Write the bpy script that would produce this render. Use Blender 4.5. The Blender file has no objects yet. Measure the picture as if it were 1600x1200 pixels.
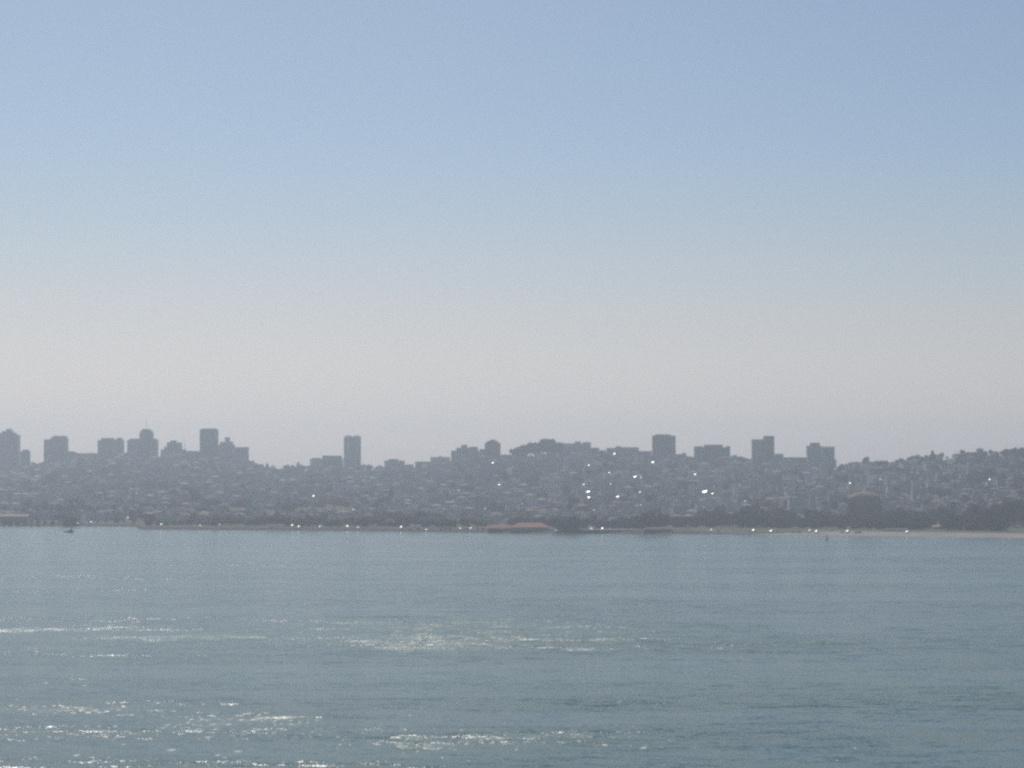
import bpy, math, random
from mathutils import Vector, Matrix
R = random.Random(11)
S = bpy.context.scene
COL = S.collection
rad = math.radians

# ------------------------------------------------------------------ view geometry
F = 3890.0                      # focal length in photo pixels (photo is 1600 wide)
PITCH = math.atan(135 / F)
CP, SP = math.cos(PITCH), math.sin(PITCH)
CAMZ = 67.0
SUN_EL, SUN_AZ = rad(44.5), rad(-13)
SDIR = Vector((math.sin(SUN_AZ) * math.cos(SUN_EL), math.cos(SUN_AZ) * math.cos(SUN_EL), math.sin(SUN_EL)))


def ray(x, y):
    a, b = (x - 800) / F, (600 - y) / F
    return a, CP - b * SP, SP + b * CP


def at(x, y, Y):
    d = ray(x, y)
    k = Y / d[1]
    return Vector((d[0] * k, Y, CAMZ + d[2] * k))


def pix(X, Y, Z):
    z = Z - CAMZ
    f, u = Y * CP + z * SP, -Y * SP + z * CP
    return 800 + F * X / f, 600 - F * u / f


def table(pts):
    def f(c):
        if c <= pts[0][0]:
            return pts[0][1]
        for (a, va), (b, vb) in zip(pts, pts[1:]):
            if c <= b:
                return va + (vb - va) * (c - a) / (b - a)
        return pts[-1][1]
    return f


# image row of the shoreline, of the ridge ground, and the distance of the ridge
shore_y = table([(-400, 821), (0, 822.3), (214, 823), (220, 827.3), (300, 828), (480, 829.2), (800, 832.8), (1000, 834),
                 (1200, 835.5), (1400, 838), (1600, 841), (2000, 846)])
ridge_y = table([(-400, 728), (0, 731), (60, 733), (108, 717), (150, 715), (200, 713), (250, 713), (300, 714), (340, 721),
                 (390, 731), (440, 738), (480, 735), (540, 733), (600, 735), (645, 734), (700, 726), (750, 718), (800, 718),
                 (850, 713), (900, 712), (940, 712), (1000, 714), (1050, 718), (1080, 722), (1140, 722), (1200, 725),
                 (1260, 726), (1310, 735), (1340, 731), (1400, 729), (1450, 722), (1500, 714), (1550, 712), (1600, 708), (2000, 700)])
ridge_d = table([(-400, 5300), (0, 5150), (400, 4900), (800, 4450), (1200, 4200), (1600, 3900), (2000, 3850)])


def shore_d(c):
    d = ray(800, shore_y(c))
    return CAMZ * d[1] / -d[2]


PLAIN = 430.0


def sm(t):
    t = max(0.0, min(1.0, t))
    return t * t * (3 - 2 * t)


def ground_ct(c, Y):
    d0 = shore_d(c)
    t = Y - d0
    if t < 0:
        return max(-3.0, t * 0.05)
    bw = 12 + 38 * sm((c - 1080) / 120)
    z = 3.3 * min(1, t / bw) ** 0.8 + 0.006 * max(0, min(t, PLAIN) - bw)
    if t > PLAIN:
        dr = ridge_d(c)
        zr = at(c, ridge_y(c), dr).z
        s = (t - PLAIN) / (dr - d0 - PLAIN)
        if s <= 1:
            wob = math.sin(c * 0.021 + Y * 0.004) + 0.7 * math.sin(c * 0.055 - Y * 0.009) + 0.5 * math.sin(c * 0.11 + Y * 0.02)
            z += (zr - z) * s ** 1.08 + 2.2 * wob * math.sin(math.pi * s)
        else:
            z = max(0.5, zr - (s - 1) * (dr - d0) * 0.09)
    return z


def colof(X, Y):
    return 800 + F * X / (Y * 1.0012)


def ground(X, Y):
    return ground_ct(colof(X, Y), Y)


def hit(x, y, lift=0.0):
    """ground point seen at photo pixel (x, y)"""
    d = ray(x, y)
    Y = 2300.0
    while Y < 5200:
        k = Y / d[1]
        if CAMZ + d[2] * k <= ground(d[0] * k, Y) + lift:
            break
        Y += 4
    k = Y / d[1]
    return Vector((d[0] * k, Y, ground(d[0] * k, Y)))


# ------------------------------------------------------------------ materials
def mat(name, col, rough=0.8, var=0.18, scale=0.25, spec=0.3, metallic=0.0, hue=0.02, emit=None):
    m = bpy.data.materials.new(name)
    m.use_nodes = True
    nt = m.node_tree
    b = nt.nodes['Principled BSDF']
    b.inputs['Roughness'].default_value = rough
    b.inputs['Specular IOR Level'].default_value = spec
    b.inputs['Metallic'].default_value = metallic
    tc = nt.nodes.new('ShaderNodeTexCoord')
    n = nt.nodes.new('ShaderNodeTexNoise')
    n.inputs['Scale'].default_value = scale
    n.inputs['Detail'].default_value = 4
    nt.links.new(tc.outputs['Object'], n.inputs['Vector'])
    mr = nt.nodes.new('ShaderNodeMapRange')
    mr.inputs['From Min'].default_value, mr.inputs['From Max'].default_value = 0.3, 0.7
    mr.inputs['To Min'].default_value, mr.inputs['To Max'].default_value = 1 - var, 1 + var
    nt.links.new(n.outputs['Fac'], mr.inputs['Value'])
    h = nt.nodes.new('ShaderNodeHueSaturation')
    h.inputs['Color'].default_value = (*col, 1)
    nt.links.new(mr.outputs['Result'], h.inputs['Value'])
    nt.links.new(h.outputs['Color'], b.inputs['Base Color'])
    return m


WALLC = {
    'white': (0.74, 0.74, 0.72), 'cream': (0.64, 0.59, 0.50), 'grey': (0.40, 0.40, 0.41), 'pale blue': (0.48, 0.54, 0.59),
    'pinkish': (0.56, 0.45, 0.41), 'tan': (0.46, 0.38, 0.29), 'brown': (0.22, 0.17, 0.13), 'dark grey': (0.17, 0.17, 0.18),
    'brick': (0.24, 0.14, 0.10),
}
WALL = {k: mat('paint_' + k.replace(' ', '_'), v, 0.8, 0.16, 0.2) for k, v in WALLC.items()}
ROOF = {'grey': mat('roofing_grey', (0.105, 0.105, 0.105), 0.85, 0.25), 'brown': mat('roofing_brown', (0.10, 0.078, 0.062), 0.85, 0.25),
        'tiled': mat('roof_tile', (0.19, 0.10, 0.068), 0.8, 0.25), 'pale': mat('roofing_pale', (0.22, 0.215, 0.205), 0.8, 0.2)}
GLASS = mat('window_glass', (0.07, 0.082, 0.095), 0.18, 0.3, 0.4, 0.5)
SHINE = mat('skylight_glass', (0.30, 0.32, 0.34), 0.36, 0.05, 1.0, 0.6)
SHINE_DULL = mat('dull_skylight_glass', (0.28, 0.30, 0.32), 0.41, 0.05, 1.0, 0.5)  # rougher pane glass, set so its sun glint comes out dimmer
TRIM = mat('trim_pale', (0.5, 0.49, 0.47), 0.7, 0.1)
METAL = mat('grey_metal', (0.22, 0.23, 0.24), 0.5, 0.1, 1.0, 0.5)
BARK = mat('bark', (0.10, 0.075, 0.055), 0.9, 0.3, 1.0)
PAVILION_TILE = mat('pavilion_tile', (0.34, 0.11, 0.068), 0.8, 0.2)
STONE = mat('ochre_stone', (0.17, 0.12, 0.09), 0.85, 0.25, 0.12)
DOME = mat('dome_cladding', (0.24, 0.17, 0.12), 0.95, 0.25, 0.12)
RUBBER = mat('tyre_rubber', (0.03, 0.03, 0.03), 0.9, 0.1)
HULL = mat('dark_hull', (0.05, 0.055, 0.04), 0.6, 0.2, 0.6)
CABIN = mat('olive_cabin', (0.12, 0.12, 0.07), 0.6, 0.2, 0.6)
BUOYM = mat('buoy_green', (0.035, 0.07, 0.06), 0.6, 0.2, 1.0)
CARC = {k: mat('car_' + k, v, 0.3, 0.05, 1.0, 0.5) for k, v in
        {'white': (0.75, 0.75, 0.74), 'silver': (0.45, 0.46, 0.47), 'red': (0.35, 0.04, 0.03), 'blue': (0.06, 0.10, 0.2), 'dark': (0.05, 0.05, 0.055)}.items()}


def leaf_mat(name, col):
    m = mat(name, col, 0.75, 0.45, 0.35, 0.15)
    nt = m.node_tree
    b = nt.nodes['Principled BSDF']
    out = nt.nodes['Material Output']
    tr = nt.nodes.new('ShaderNodeBsdfTranslucent')
    tr.inputs['Color'].default_value = (col[0] * 1.3, col[1] * 1.5, col[2], 1)
    mx = nt.nodes.new('ShaderNodeMixShader')
    mx.inputs[0].default_value = 0.2
    nt.links.new(b.outputs[0], mx.inputs[1])
    nt.links.new(tr.outputs[0], mx.inputs[2])
    nt.links.new(mx.outputs[0], out.inputs['Surface'])
    return m


LEAF = {'dark green': leaf_mat('leaf_dark', (0.034, 0.046, 0.026)), 'olive': leaf_mat('leaf_olive', (0.065, 0.068, 0.036)),
        'brownish': leaf_mat('leaf_brownish', (0.062, 0.05, 0.036))}


def ground_mat(name, a, b, scale, rough=0.9):
    m = bpy.data.materials.new(name)
    m.use_nodes = True
    nt = m.node_tree
    p = nt.nodes['Principled BSDF']
    p.inputs['Roughness'].default_value = rough
    p.inputs['Specular IOR Level'].default_value = 0.15
    tc = nt.nodes.new('ShaderNodeTexCoord')
    n = nt.nodes.new('ShaderNodeTexNoise')
    n.inputs['Scale'].default_value = scale
    n.inputs['Detail'].default_value = 8
    n.inputs['Roughness'].default_value = 0.65
    nt.links.new(tc.outputs['Object'], n.inputs['Vector'])
    r = nt.nodes.new('ShaderNodeValToRGB')
    r.color_ramp.elements[0].position, r.color_ramp.elements[1].position = 0.35, 0.65
    r.color_ramp.elements[0].color, r.color_ramp.elements[1].color = (*a, 1), (*b, 1)
    nt.links.new(n.outputs['Fac'], r.inputs['Fac'])
    nt.links.new(r.outputs['Color'], p.inputs['Base Color'])
    return m


# ------------------------------------------------------------------ mesh helpers
class MB:
    def __init__(s):
        s.v, s.f, s.m = [], [], []

    def poly(s, pts, m=0):
        i = len(s.v)
        s.v += [tuple(p) for p in pts]
        s.f.append(tuple(range(i, i + len(pts))))
        s.m.append(m)

    def add(s, vs, fs, m=0):
        i = len(s.v)
        s.v += [tuple(p) for p in vs]
        s.f += [tuple(i + k for k in f) for f in fs]
        s.m += [m] * len(fs)
        return s

    def box(s, x0, x1, y0, y1, z0, z1, m=0, bottom=True):
        vs = [(x0, y0, z0), (x1, y0, z0), (x1, y1, z0), (x0, y1, z0), (x0, y0, z1), (x1, y0, z1), (x1, y1, z1), (x0, y1, z1)]
        fs = [(0, 1, 5, 4), (1, 2, 6, 5), (2, 3, 7, 6), (3, 0, 4, 7), (4, 5, 6, 7)]
        if bottom:
            fs.append((3, 2, 1, 0))
        return s.add(vs, fs, m)

    def loft(s, rings, m=0, cap=True):
        """rings: equal-length closed loops of points"""
        n = len(rings[0])
        vs = [p for r in rings for p in r]
        fs = []
        for k in range(len(rings) - 1):
            for j in range(n):
                a, b = k * n + j, k * n + (j + 1) % n
                fs.append((a, b, b + n, a + n))
        if cap:
            fs.append(tuple(reversed(range(n))))
            fs.append(tuple(range((len(rings) - 1) * n, len(rings) * n)))
        return s.add(vs, fs, m)

    def lathe(s, prof, n=24, cx=0, cy=0, m=0, ph=0.0):
        rings = [[(cx + r * math.cos(ph + 2 * math.pi * k / n), cy + r * math.sin(ph + 2 * math.pi * k / n), z) for k in range(n)] for r, z in prof]
        return s.loft(rings, m)

    def mesh(s, name, mats):
        me = bpy.data.meshes.new(name)
        me.from_pydata(s.v, [], s.f)
        if not isinstance(mats, (list, tuple)):
            mats = [mats]
        for x in mats:
            me.materials.append(x)
        if len(mats) > 1:
            me.polygons.foreach_set('material_index', s.m)
        me.update()
        return me

    def build(s, name, mats, parent=None):
        return put(name, s.mesh(name, mats), parent)


def put(name, me, parent=None, loc=None, rz=0.0):
    o = bpy.data.objects.new(name, me)
    COL.objects.link(o)
    if parent:
        o.parent = parent
    if loc is not None:
        o.location = loc
    if rz:
        o.rotation_euler.z = rz
    return o


def smooth(o):
    for p in o.data.polygons:
        p.use_smooth = True
    return o


def copy_tree(o, parent=None):
    c = o.copy()
    COL.objects.link(c)
    c.parent = parent
    for ch in list(o.children):
        copy_tree(ch, c)
    return c


# ------------------------------------------------------------------ labels
RIDGE_MARKS = [(10, 'stepped edge tower'), (88, 'square-shouldered tower'), (173, 'twin-bump block'), (222, 'mast-topped tower'),
               (273, 'small capped block'), (326, 'tall flat-topped slab'), (370, 'stepped winged tower'), (430, 'bare ridge dip'),
               (510, 'long pale block'), (550, 'twin-lobed tower'), (616, 'notched low block'), (676, 'flat-roofed ridge blocks'),
               (726, 'broad terraced block'), (770, 'dark peaked tower'), (842, 'hilltop grove'), (902, 'crenellated block'),
               (976, 'wide ridge block'), (1037, 'wide banded tower'), (1112, 'long white-terraced block'), (1192, 'two-part tower'),
               (1282, 'slab with paler wing'), (1352, 'round ridge tree'), (1457, 'lone pointed tree'), (1545, 'wooded summit')]
SHORE_MARKS = [(25, 'pinkish pier shed'), (108, 'dark motor boat'), (180, 'white vans'), (300, 'long jetty'), (500, 'long jetty end'), (650, 'bushy promenade'),
               (812, 'red-roofed pavilion'), (960, 'grey clubhouse'), (1120, 'lawn corner'), (1292, 'buoy'), (1350, 'domed rotunda'),
               (1465, 'pink hut'), (1585, 'tan villa')]
GROUPS = {}


def where(px, py):
    yr, ys = ridge_y(px), shore_y(px)
    t = (py - yr) / (ys - yr)
    if t > 0.82:
        return 'on the flats behind the ' + min(SHORE_MARKS, key=lambda q: abs(q[0] - px))[1]
    m = min(RIDGE_MARKS, key=lambda q: abs(q[0] - px))[1]
    if t < 0.06:
        return 'on the ridge beside the ' + m
    return ('high up below the ' if t < 0.33 else 'mid slope below the ' if t < 0.6 else 'low down below the ') + m


def reg(o, label, cat, px, py, group=None):
    o['category'] = cat
    if group:
        o['group'] = group
    GROUPS.setdefault(label, []).append((px, py, o))


ORD = ['', 'first', 'second', 'third', 'fourth', 'fifth', 'sixth', 'seventh', 'eighth', 'ninth', 'tenth', 'eleventh', 'twelfth']
CARD = ['', '', 'two', 'three', 'four', 'five', 'six', 'seven', 'eight', 'nine', 'ten', 'eleven', 'twelve']


def finish_labels():
    for lab, L in GROUPS.items():
        L.sort(key=lambda q: q[0])
        n = len(L)
        for i, (_, _, o) in enumerate(L):
            if n == 1:
                o['label'] = lab
            elif n == 2:
                o['label'] = lab + (', left one' if i == 0 else ', right one')
            elif i == 0:
                o['label'] = lab + ', leftmost'
            elif i == n - 1:
                o['label'] = lab + ', rightmost'
            elif n <= 12:
                o['label'] = lab + ', %s from left' % ORD[i + 1]
            else:
                o['label'] = lab + ', number %d from left' % (i + 1)


def thing(name, loc, label, cat, px, py, group=None, rz=0):
    o = put(name, None, None, loc, rz)
    o.empty_display_size = 2
    reg(o, label, cat, px, py, group)
    return o


# ------------------------------------------------------------------ setting: terrain sheet cut along shared edges
def build_terrain():
    cs = [-400 + 5 * k for k in range(481)]
    ts = [-80, -40, -15, 0, 3, 7, 12, 20, 30, 42, 50, 62, 80, 110, 150, 190, 230, 270, 310, 350, 390, 430]
    NS = 44
    grid = []
    for c in cs:
        d0, dr = shore_d(c), ridge_d(c)
        Ys = [d0 + t for t in ts] + [d0 + PLAIN + (dr - d0 - PLAIN) * k / NS for k in range(1, NS + 1)] + \
             [dr + (dr - d0) * e for e in (0.02, 0.06, 0.12, 0.25, 0.4)]
        colv = []
        for Y in Ys:
            X = (c - 800) / F * Y * 1.0012
            colv.append((X, Y, ground_ct(c, Y)))
        grid.append(colv)
    nr = len(grid[0])
    parts = {}
    for i in range(len(cs) - 1):
        for j in range(nr - 1):
            c = cs[i]
            t = ts[j] if j < len(ts) else 9999
            if c >= 1180:
                k = 'beach' if t < 3 + 47 * sm((c - 1180) / 160) else 'lawn' if t < 230 else 'hills'
            elif c >= 1080:
                k = 'rocky_shore' if t < 12 else 'lawn' if 20 <= t < 190 else 'shore_path' if t < 20 else 'hills'
            else:
                k = 'rocky_shore' if t < 12 else 'shore_path' if t < 20 else 'hills'
            parts.setdefault(k, []).append((i, j))
    mats = {'hills': ground_mat('hill_ground', (0.035, 0.042, 0.026), (0.095, 0.085, 0.065), 0.02),
            'beach': ground_mat('sand', (0.27, 0.22, 0.19), (0.38, 0.32, 0.28), 0.02),
            'lawn': ground_mat('lawn_grass', (0.055, 0.075, 0.03), (0.10, 0.105, 0.05), 0.03),
            'rocky_shore': ground_mat('shore_rock', (0.03, 0.028, 0.03), (0.07, 0.062, 0.065), 0.15),
            'shore_path': ground_mat('path_gravel', (0.14, 0.105, 0.075), (0.24, 0.18, 0.13), 0.03)}
    for k, cells in parts.items():
        mb = MB()
        idx = {}
        for i, j in cells:
            f = []
            for a, b in ((i, j), (i + 1, j), (i + 1, j + 1), (i, j + 1)):
                if (a, b) not in idx:
                    idx[(a, b)] = len(mb.v)
                    mb.v.append(grid[a][b])
                f.append(idx[(a, b)])
            mb.f.append(tuple(f))
            mb.m.append(0)
        o = mb.build(k, mats[k])
        o['kind'] = 'structure'
        smooth(o)


build_terrain()


# ------------------------------------------------------------------ water
def build_water():
    m = bpy.data.materials.new('bay_water')
    m.use_nodes = True
    nt = m.node_tree
    N, L = nt.nodes, nt.links
    p = N['Principled BSDF']
    p.inputs['IOR'].default_value = 1.33

    def node(t, **kw):
        n = N.new(t)
        for k, v in kw.items():
            setattr(n, k, v)
        return n

    def math_(op, a, b=None, c=None):
        n = node('ShaderNodeMath', operation=op)
        for k, x in enumerate((a, b, c)):
            if x is None:
                continue
            if isinstance(x, (int, float)):
                n.inputs[k].default_value = x
            else:
                L.new(x, n.inputs[k])
        return n.outputs[0]

    tc = node('ShaderNodeTexCoord')
    P = tc.outputs['Object']
    sep = node('ShaderNodeSeparateXYZ')
    L.new(P, sep.inputs[0])
    X, Y = sep.outputs[0], sep.outputs[1]

    def noise(sx, sy, detail=3.0, off=0.0, out='Fac', rough=0.5):
        mp = node('ShaderNodeMapping')
        mp.inputs['Scale'].default_value = (sx, sy, 1)
        mp.inputs['Location'].default_value = (off, off * 1.7, off)
        L.new(P, mp.inputs[0])
        n = node('ShaderNodeTexNoise')
        n.inputs['Scale'].default_value = 1
        n.inputs['Detail'].default_value = detail
        n.inputs['Roughness'].default_value = rough
        L.new(mp.outputs[0], n.inputs['Vector'])
        return n.outputs[out]

    def ramp(x, a, b, lo=0.0, hi=1.0):
        n = node('ShaderNodeMapRange', interpolation_type='SMOOTHSTEP')
        L.new(x, n.inputs['Value'])
        for k, v in zip(('From Min', 'From Max', 'To Min', 'To Max'), (a, b, lo, hi)):
            n.inputs[k].default_value = v
        return n.outputs[0]

    # large wind and current bands, long across the view
    band = noise(1 / 420, 1 / 75, 4, 3.1, rough=0.55)
    band2 = noise(1 / 130, 1 / 26, 4, 9.4, rough=0.6)
    rough_band = math_('ADD', ramp(band, 0.42, 0.62), math_('MULTIPLY', ramp(band2, 0.4, 0.65), 0.45))
    # tide rips where the water is choppy: (px0, px1, py, half-height px, strength)
    rips = [(540, 1040, 1001, 10, 1.9), (470, 900, 977, 9, 1.35), (700, 1200, 980, 10, 0.8), (600, 740, 1011, 5, 1.2), (100, 480, 996, 4, 1.25), (-60, 330, 983, 4.5, 0.8),
            (30, 150, 1014, 3, 0.9), (860, 950, 1015, 2.5, 1.4), (1090, 1350, 1008, 4.5, 1.4), (-60, 240, 1107, 8, 0.95),
            (230, 560, 1120, 17, 0.88), (540, 1060, 1158, 16, 1.05), (300, 800, 1185, 22, 0.25), (-80, 420, 1150, 26, 0.18), (900, 1500, 1172, 10, 0.4)]
    wob = math_('MULTIPLY', math_('SUBTRACT', noise(1 / 60, 1 / 60, 3, 5.5), 0.5), 60)
    rip = None
    for x0, x1, y, hh, st in rips:
        def wp(px, py):
            d = ray(px, py)
            k = -CAMZ / d[2]
            return d[0] * k, d[1] * k
        cx, cy = wp((x0 + x1) / 2, y)
        hx = wp(x1, y)[0] - cx
        hy = wp(800, y - hh)[1] - cy
        ex = math_('DIVIDE', math_('SUBTRACT', X, cx), hx)
        ey = math_('DIVIDE', math_('SUBTRACT', math_('ADD', Y, wob), cy), hy)
        r2 = math_('ADD', math_('POWER', math_('ABSOLUTE', ex), 4.0), math_('MULTIPLY', ey, ey))
        g = math_('MULTIPLY', math_('EXPONENT', math_('MULTIPLY', r2, -1.0)), st)
        rip = g if rip is None else math_('ADD', rip, g)
    patchy = ramp(noise(1 / 14, 1 / 22, 4, 2.2, rough=0.65), 0.38, 0.62, 0.35, 1.15)
    rip = math_('MULTIPLY', rip, patchy)
    chop = ramp(noise(0.75, 0.13, 2, 41.0, rough=0.6), 0.42, 0.66, 0.45, 1.35)
    chop2 = ramp(noise(0.30, 0.07, 2, 47.0, rough=0.6), 0.40, 0.62, 0.6, 1.15)
    rip = math_('MULTIPLY', rip, math_('MULTIPLY', chop, chop2))
    # slopes of the waves, three sizes
    slope = math_('ADD', math_('ADD', 0.105, math_('MULTIPLY', rough_band, 0.20)), math_('MULTIPLY', rip, 0.40))
    acc = None
    for sx, sy, w, off, det in ((0.6, 0.9, 0.8, 1.0, 2.0), (0.10, 0.22, 0.75, 4.0, 2.0), (2.3, 2.8, 0.75, 7.0, 1.0), (0.022, 0.06, 0.4, 8.5, 2.0)):
        c = noise(sx, sy, det, off, 'Color')
        v = node('ShaderNodeVectorMath', operation='SUBTRACT')
        L.new(c, v.inputs[0])
        v.inputs[1].default_value = (0.5, 0.5, 0.5)
        s = node('ShaderNodeVectorMath', operation='SCALE')
        L.new(v.outputs[0], s.inputs[0])
        s.inputs['Scale'].default_value = w * 3.0
        if acc is None:
            acc = s.outputs[0]
        else:
            a = node('ShaderNodeVectorMath', operation='ADD')
            L.new(acc, a.inputs[0])
            L.new(s.outputs[0], a.inputs[1])
            acc = a.outputs[0]
    sc = node('ShaderNodeVectorMath', operation='SCALE')
    L.new(acc, sc.inputs[0])
    L.new(slope, sc.inputs['Scale'])
    fl = node('ShaderNodeVectorMath', operation='MULTIPLY')
    L.new(sc.outputs[0], fl.inputs[0])
    fl.inputs[1].default_value = (0.8, 1.0, 0.0)
    up = node('ShaderNodeVectorMath', operation='ADD')
    L.new(fl.outputs[0], up.inputs[0])
    up.inputs[1].default_value = (0, 0, 1)
    nm = node('ShaderNodeVectorMath', operation='NORMALIZE')
    L.new(up.outputs[0], nm.inputs[0])
    L.new(nm.outputs[0], p.inputs['Normal'])
    L.new(math_('MINIMUM', math_('ADD', 0.18, math_('MULTIPLY', rip, 0.24)), 0.42), p.inputs['Roughness'])
    # silty water: slightly different silt load from place to place
    silt = ramp(noise(1 / 500, 1 / 160, 3, 12.0), 0.35, 0.65)
    mc = node('ShaderNodeMix', data_type='RGBA')
    L.new(silt, mc.inputs[0])
    mc.inputs[6].default_value = (0.006, 0.076, 0.062, 1)
    mc.inputs[7].default_value = (0.014, 0.094, 0.070, 1)
    spot_noise = noise(1.1, 1.4, 3, 31.0, rough=0.7)
    # white spots mixed into the base colour: noise patches and placed ellipses
    white_spots = math_('MULTIPLY', ramp(noise(0.22, 0.3, 3, 21.0, rough=0.6), 0.70, 0.76), ramp(noise(1 / 60, 1 / 40, 2, 17.0), 0.5, 0.6))
    for px_, py_, hw_, hh_ in ((120, 1180, 6, 2.2), (268, 1172, 9, 2.2), (325, 1152, 6, 2), (340, 1180, 5, 1.8), (180, 1135, 4, 1.8), (205, 1117, 4, 1.6), (294, 1129, 3.5, 1.5), (297, 1125, 2, 1.5), (315, 1124, 3, 1.4), (640, 1118, 2.5, 1.6), (691, 1184, 2.5, 1.8),
                               (193, 1163, 3, 1.3), (155, 1135, 4, 1.4), (17, 1102, 4, 1.3), (780, 1153, 6, 1.6), (750, 1159, 3, 1.4), (1336, 1169, 2.5, 1.8), (1308, 1188, 2, 1.5), (905, 1158, 4, 1.5), (945, 1164, 6, 1.6), (1005, 1169, 6, 1.6), (807, 1171, 2.5, 1.5),
                               (915, 1015, 11, 1.0), (890, 1016, 7, .8), (1125, 1013, 8, .8), (732, 1189, 2, 1.3), (372, 1174, 9, 1.6), (30, 1158, 4, 1.2)):
        cx, cy = wp(px_, py_)
        hx, hy = wp(px_ + hw_, py_)[0] - cx, wp(800, py_ - hh_)[1] - wp(800, py_)[1]
        ex = math_('DIVIDE', math_('SUBTRACT', X, cx), hx)
        ey = math_('DIVIDE', math_('SUBTRACT', Y, cy), hy)
        blob = math_('SUBTRACT', 1.45, math_('ADD', math_('MULTIPLY', ex, ex), math_('MULTIPLY', ey, ey)))
        blob = math_('MINIMUM', math_('MAXIMUM', math_('SUBTRACT', blob, math_('MULTIPLY', spot_noise, 1.1)), 0.0), 1.0)
        white_spots = math_('MAXIMUM', white_spots, blob)
    fm = node('ShaderNodeMix', data_type='RGBA')
    L.new(white_spots, fm.inputs[0])
    L.new(mc.outputs[2], fm.inputs[6])
    fm.inputs[7].default_value = (0.8, 0.8, 0.78, 1)
    L.new(fm.outputs[2], p.inputs['Base Color'])
    mb = MB()
    xs, ys = [-2500, -800, -200, 200, 800, 2500], [-300, 200, 500, 900, 1500, 2200, 3200, 3600]
    for i in range(len(xs) - 1):
        for j in range(len(ys) - 1):
            mb.poly([(xs[i], ys[j], 0), (xs[i + 1], ys[j], 0), (xs[i + 1], ys[j + 1], 0), (xs[i], ys[j + 1], 0)])
    o = mb.build('bay_water', m)
    o['kind'] = 'structure'


build_water()

# ------------------------------------------------------------------ skyline towers and special blocks
OCC = []            # (c0, c1, Y) stretches of hill already built on
BUILT = []          # occluders (Y, c0, c1, ytop) for the visibility count


def building(name, label, cat, blocks, base=None, style='v', depth=18, dist=None, parapet=True, masts=(), group='towers along the ridge', wall='grey', strips=None):
    """blocks: (x0, x1, ytop[, colour[, forward m]]) in photo pixels; base: photo row of the foot (None = on the ridge)"""
    x0, x1 = min(b[0] for b in blocks), max(b[1] for b in blocks)
    c = (x0 + x1) / 2
    if base is None:
        Y = ridge_d(c) - 15 if dist is None else ridge_d(c) + dist
    else:
        Y = hit(c, base).y
    cx = at(c, 735, Y).x
    gz = min(ground(at(x, 735, Y).x, Y - q) for x in (x0, c, x1) for q in (-depth / 2, depth / 2)) - 1.0
    root = thing(name, (cx, Y, gz), label, cat, c, pix(cx, Y, gz)[1], group)
    prev = None
    for bi, b in enumerate(blocks):
        colr = b[3] if len(b) > 3 and b[3] else wall
        fw = b[4] if len(b) > 4 else 0.25 * bi
        lx0, lx1 = at(b[0], 735, Y).x - cx, at(b[1], 735, Y).x - cx
        zt = at(c, b[2], Y).z - gz
        small = (lx1 - lx0) < 9 and bi > 0
        yf = -depth / 2 - fw if not small else -depth / 2 + 2 + 0.13 * bi
        yb = depth / 2 - 0.37 * bi
        nm = 'penthouse' if small else 'wall'
        mb = MB()
        mb.box(lx0, lx1, yf, yb, 0 if not small else max(0, zt - 14), zt)
        o = mb.build(nm, WALL[colr], root)
        if small:
            continue
        if parapet:
            q = MB()
            q.box(lx0 - 0.25, lx1 + 0.25, yf - 0.25, yb + 0.25, zt - 0.9, zt + 0.35)
            q.build('parapet', TRIM if colr in ('white', 'cream', 'pale blue') else WALL[colr], root)
        w = lx1 - lx0
        lo = 3.5
        if style == 'v':
            n = strips or max(2, min(7, int(w / 4.2)))
            for k in range(n):
                a = lx0 + w * (k + 0.27) / n
                bb = lx0 + w * (k + 0.73) / n
                MB().box(a, bb, yf - 0.12, yf + 0.3, lo, zt - 2.2).build('window_strip', GLASS, root)
        else:
            n = max(1, min(10, int((zt - 3) / 3.6)))
            for k in range(n):
                z = zt - 2.6 - 3.6 * k
                if z < 2:
                    break
                MB().box(lx0 + 0.8, lx1 - 0.8, yf - 0.12, yf + 0.3, z - (0.9 if base is None else 0.45), z + (0.7 if base is None else 0.45)).build('window_band', GLASS, root)
    for mx, my in masts:
        X = at(mx, 735, Y).x - cx
        zt = at(c, my, Y).z - gz
        mb = MB()
        zb = min(at(c, b[2], Y).z for b in blocks if b[0] <= mx <= b[1]) - gz - 0.5 if any(b[0] <= mx <= b[1] for b in blocks) else 0
        mb.lathe([(0.55, zb), (0.4, (zb + zt) / 2), (0.22, zt)], 8, X, 0)
        mb.build('mast', METAL, root)
    OCC.append((x0 - 3, x1 + 3, Y, depth / 2 + 9))
    for b in blocks:
        BUILT.append((Y, b[0], b[1], b[2]))
    return root, cx, Y, gz


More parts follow.
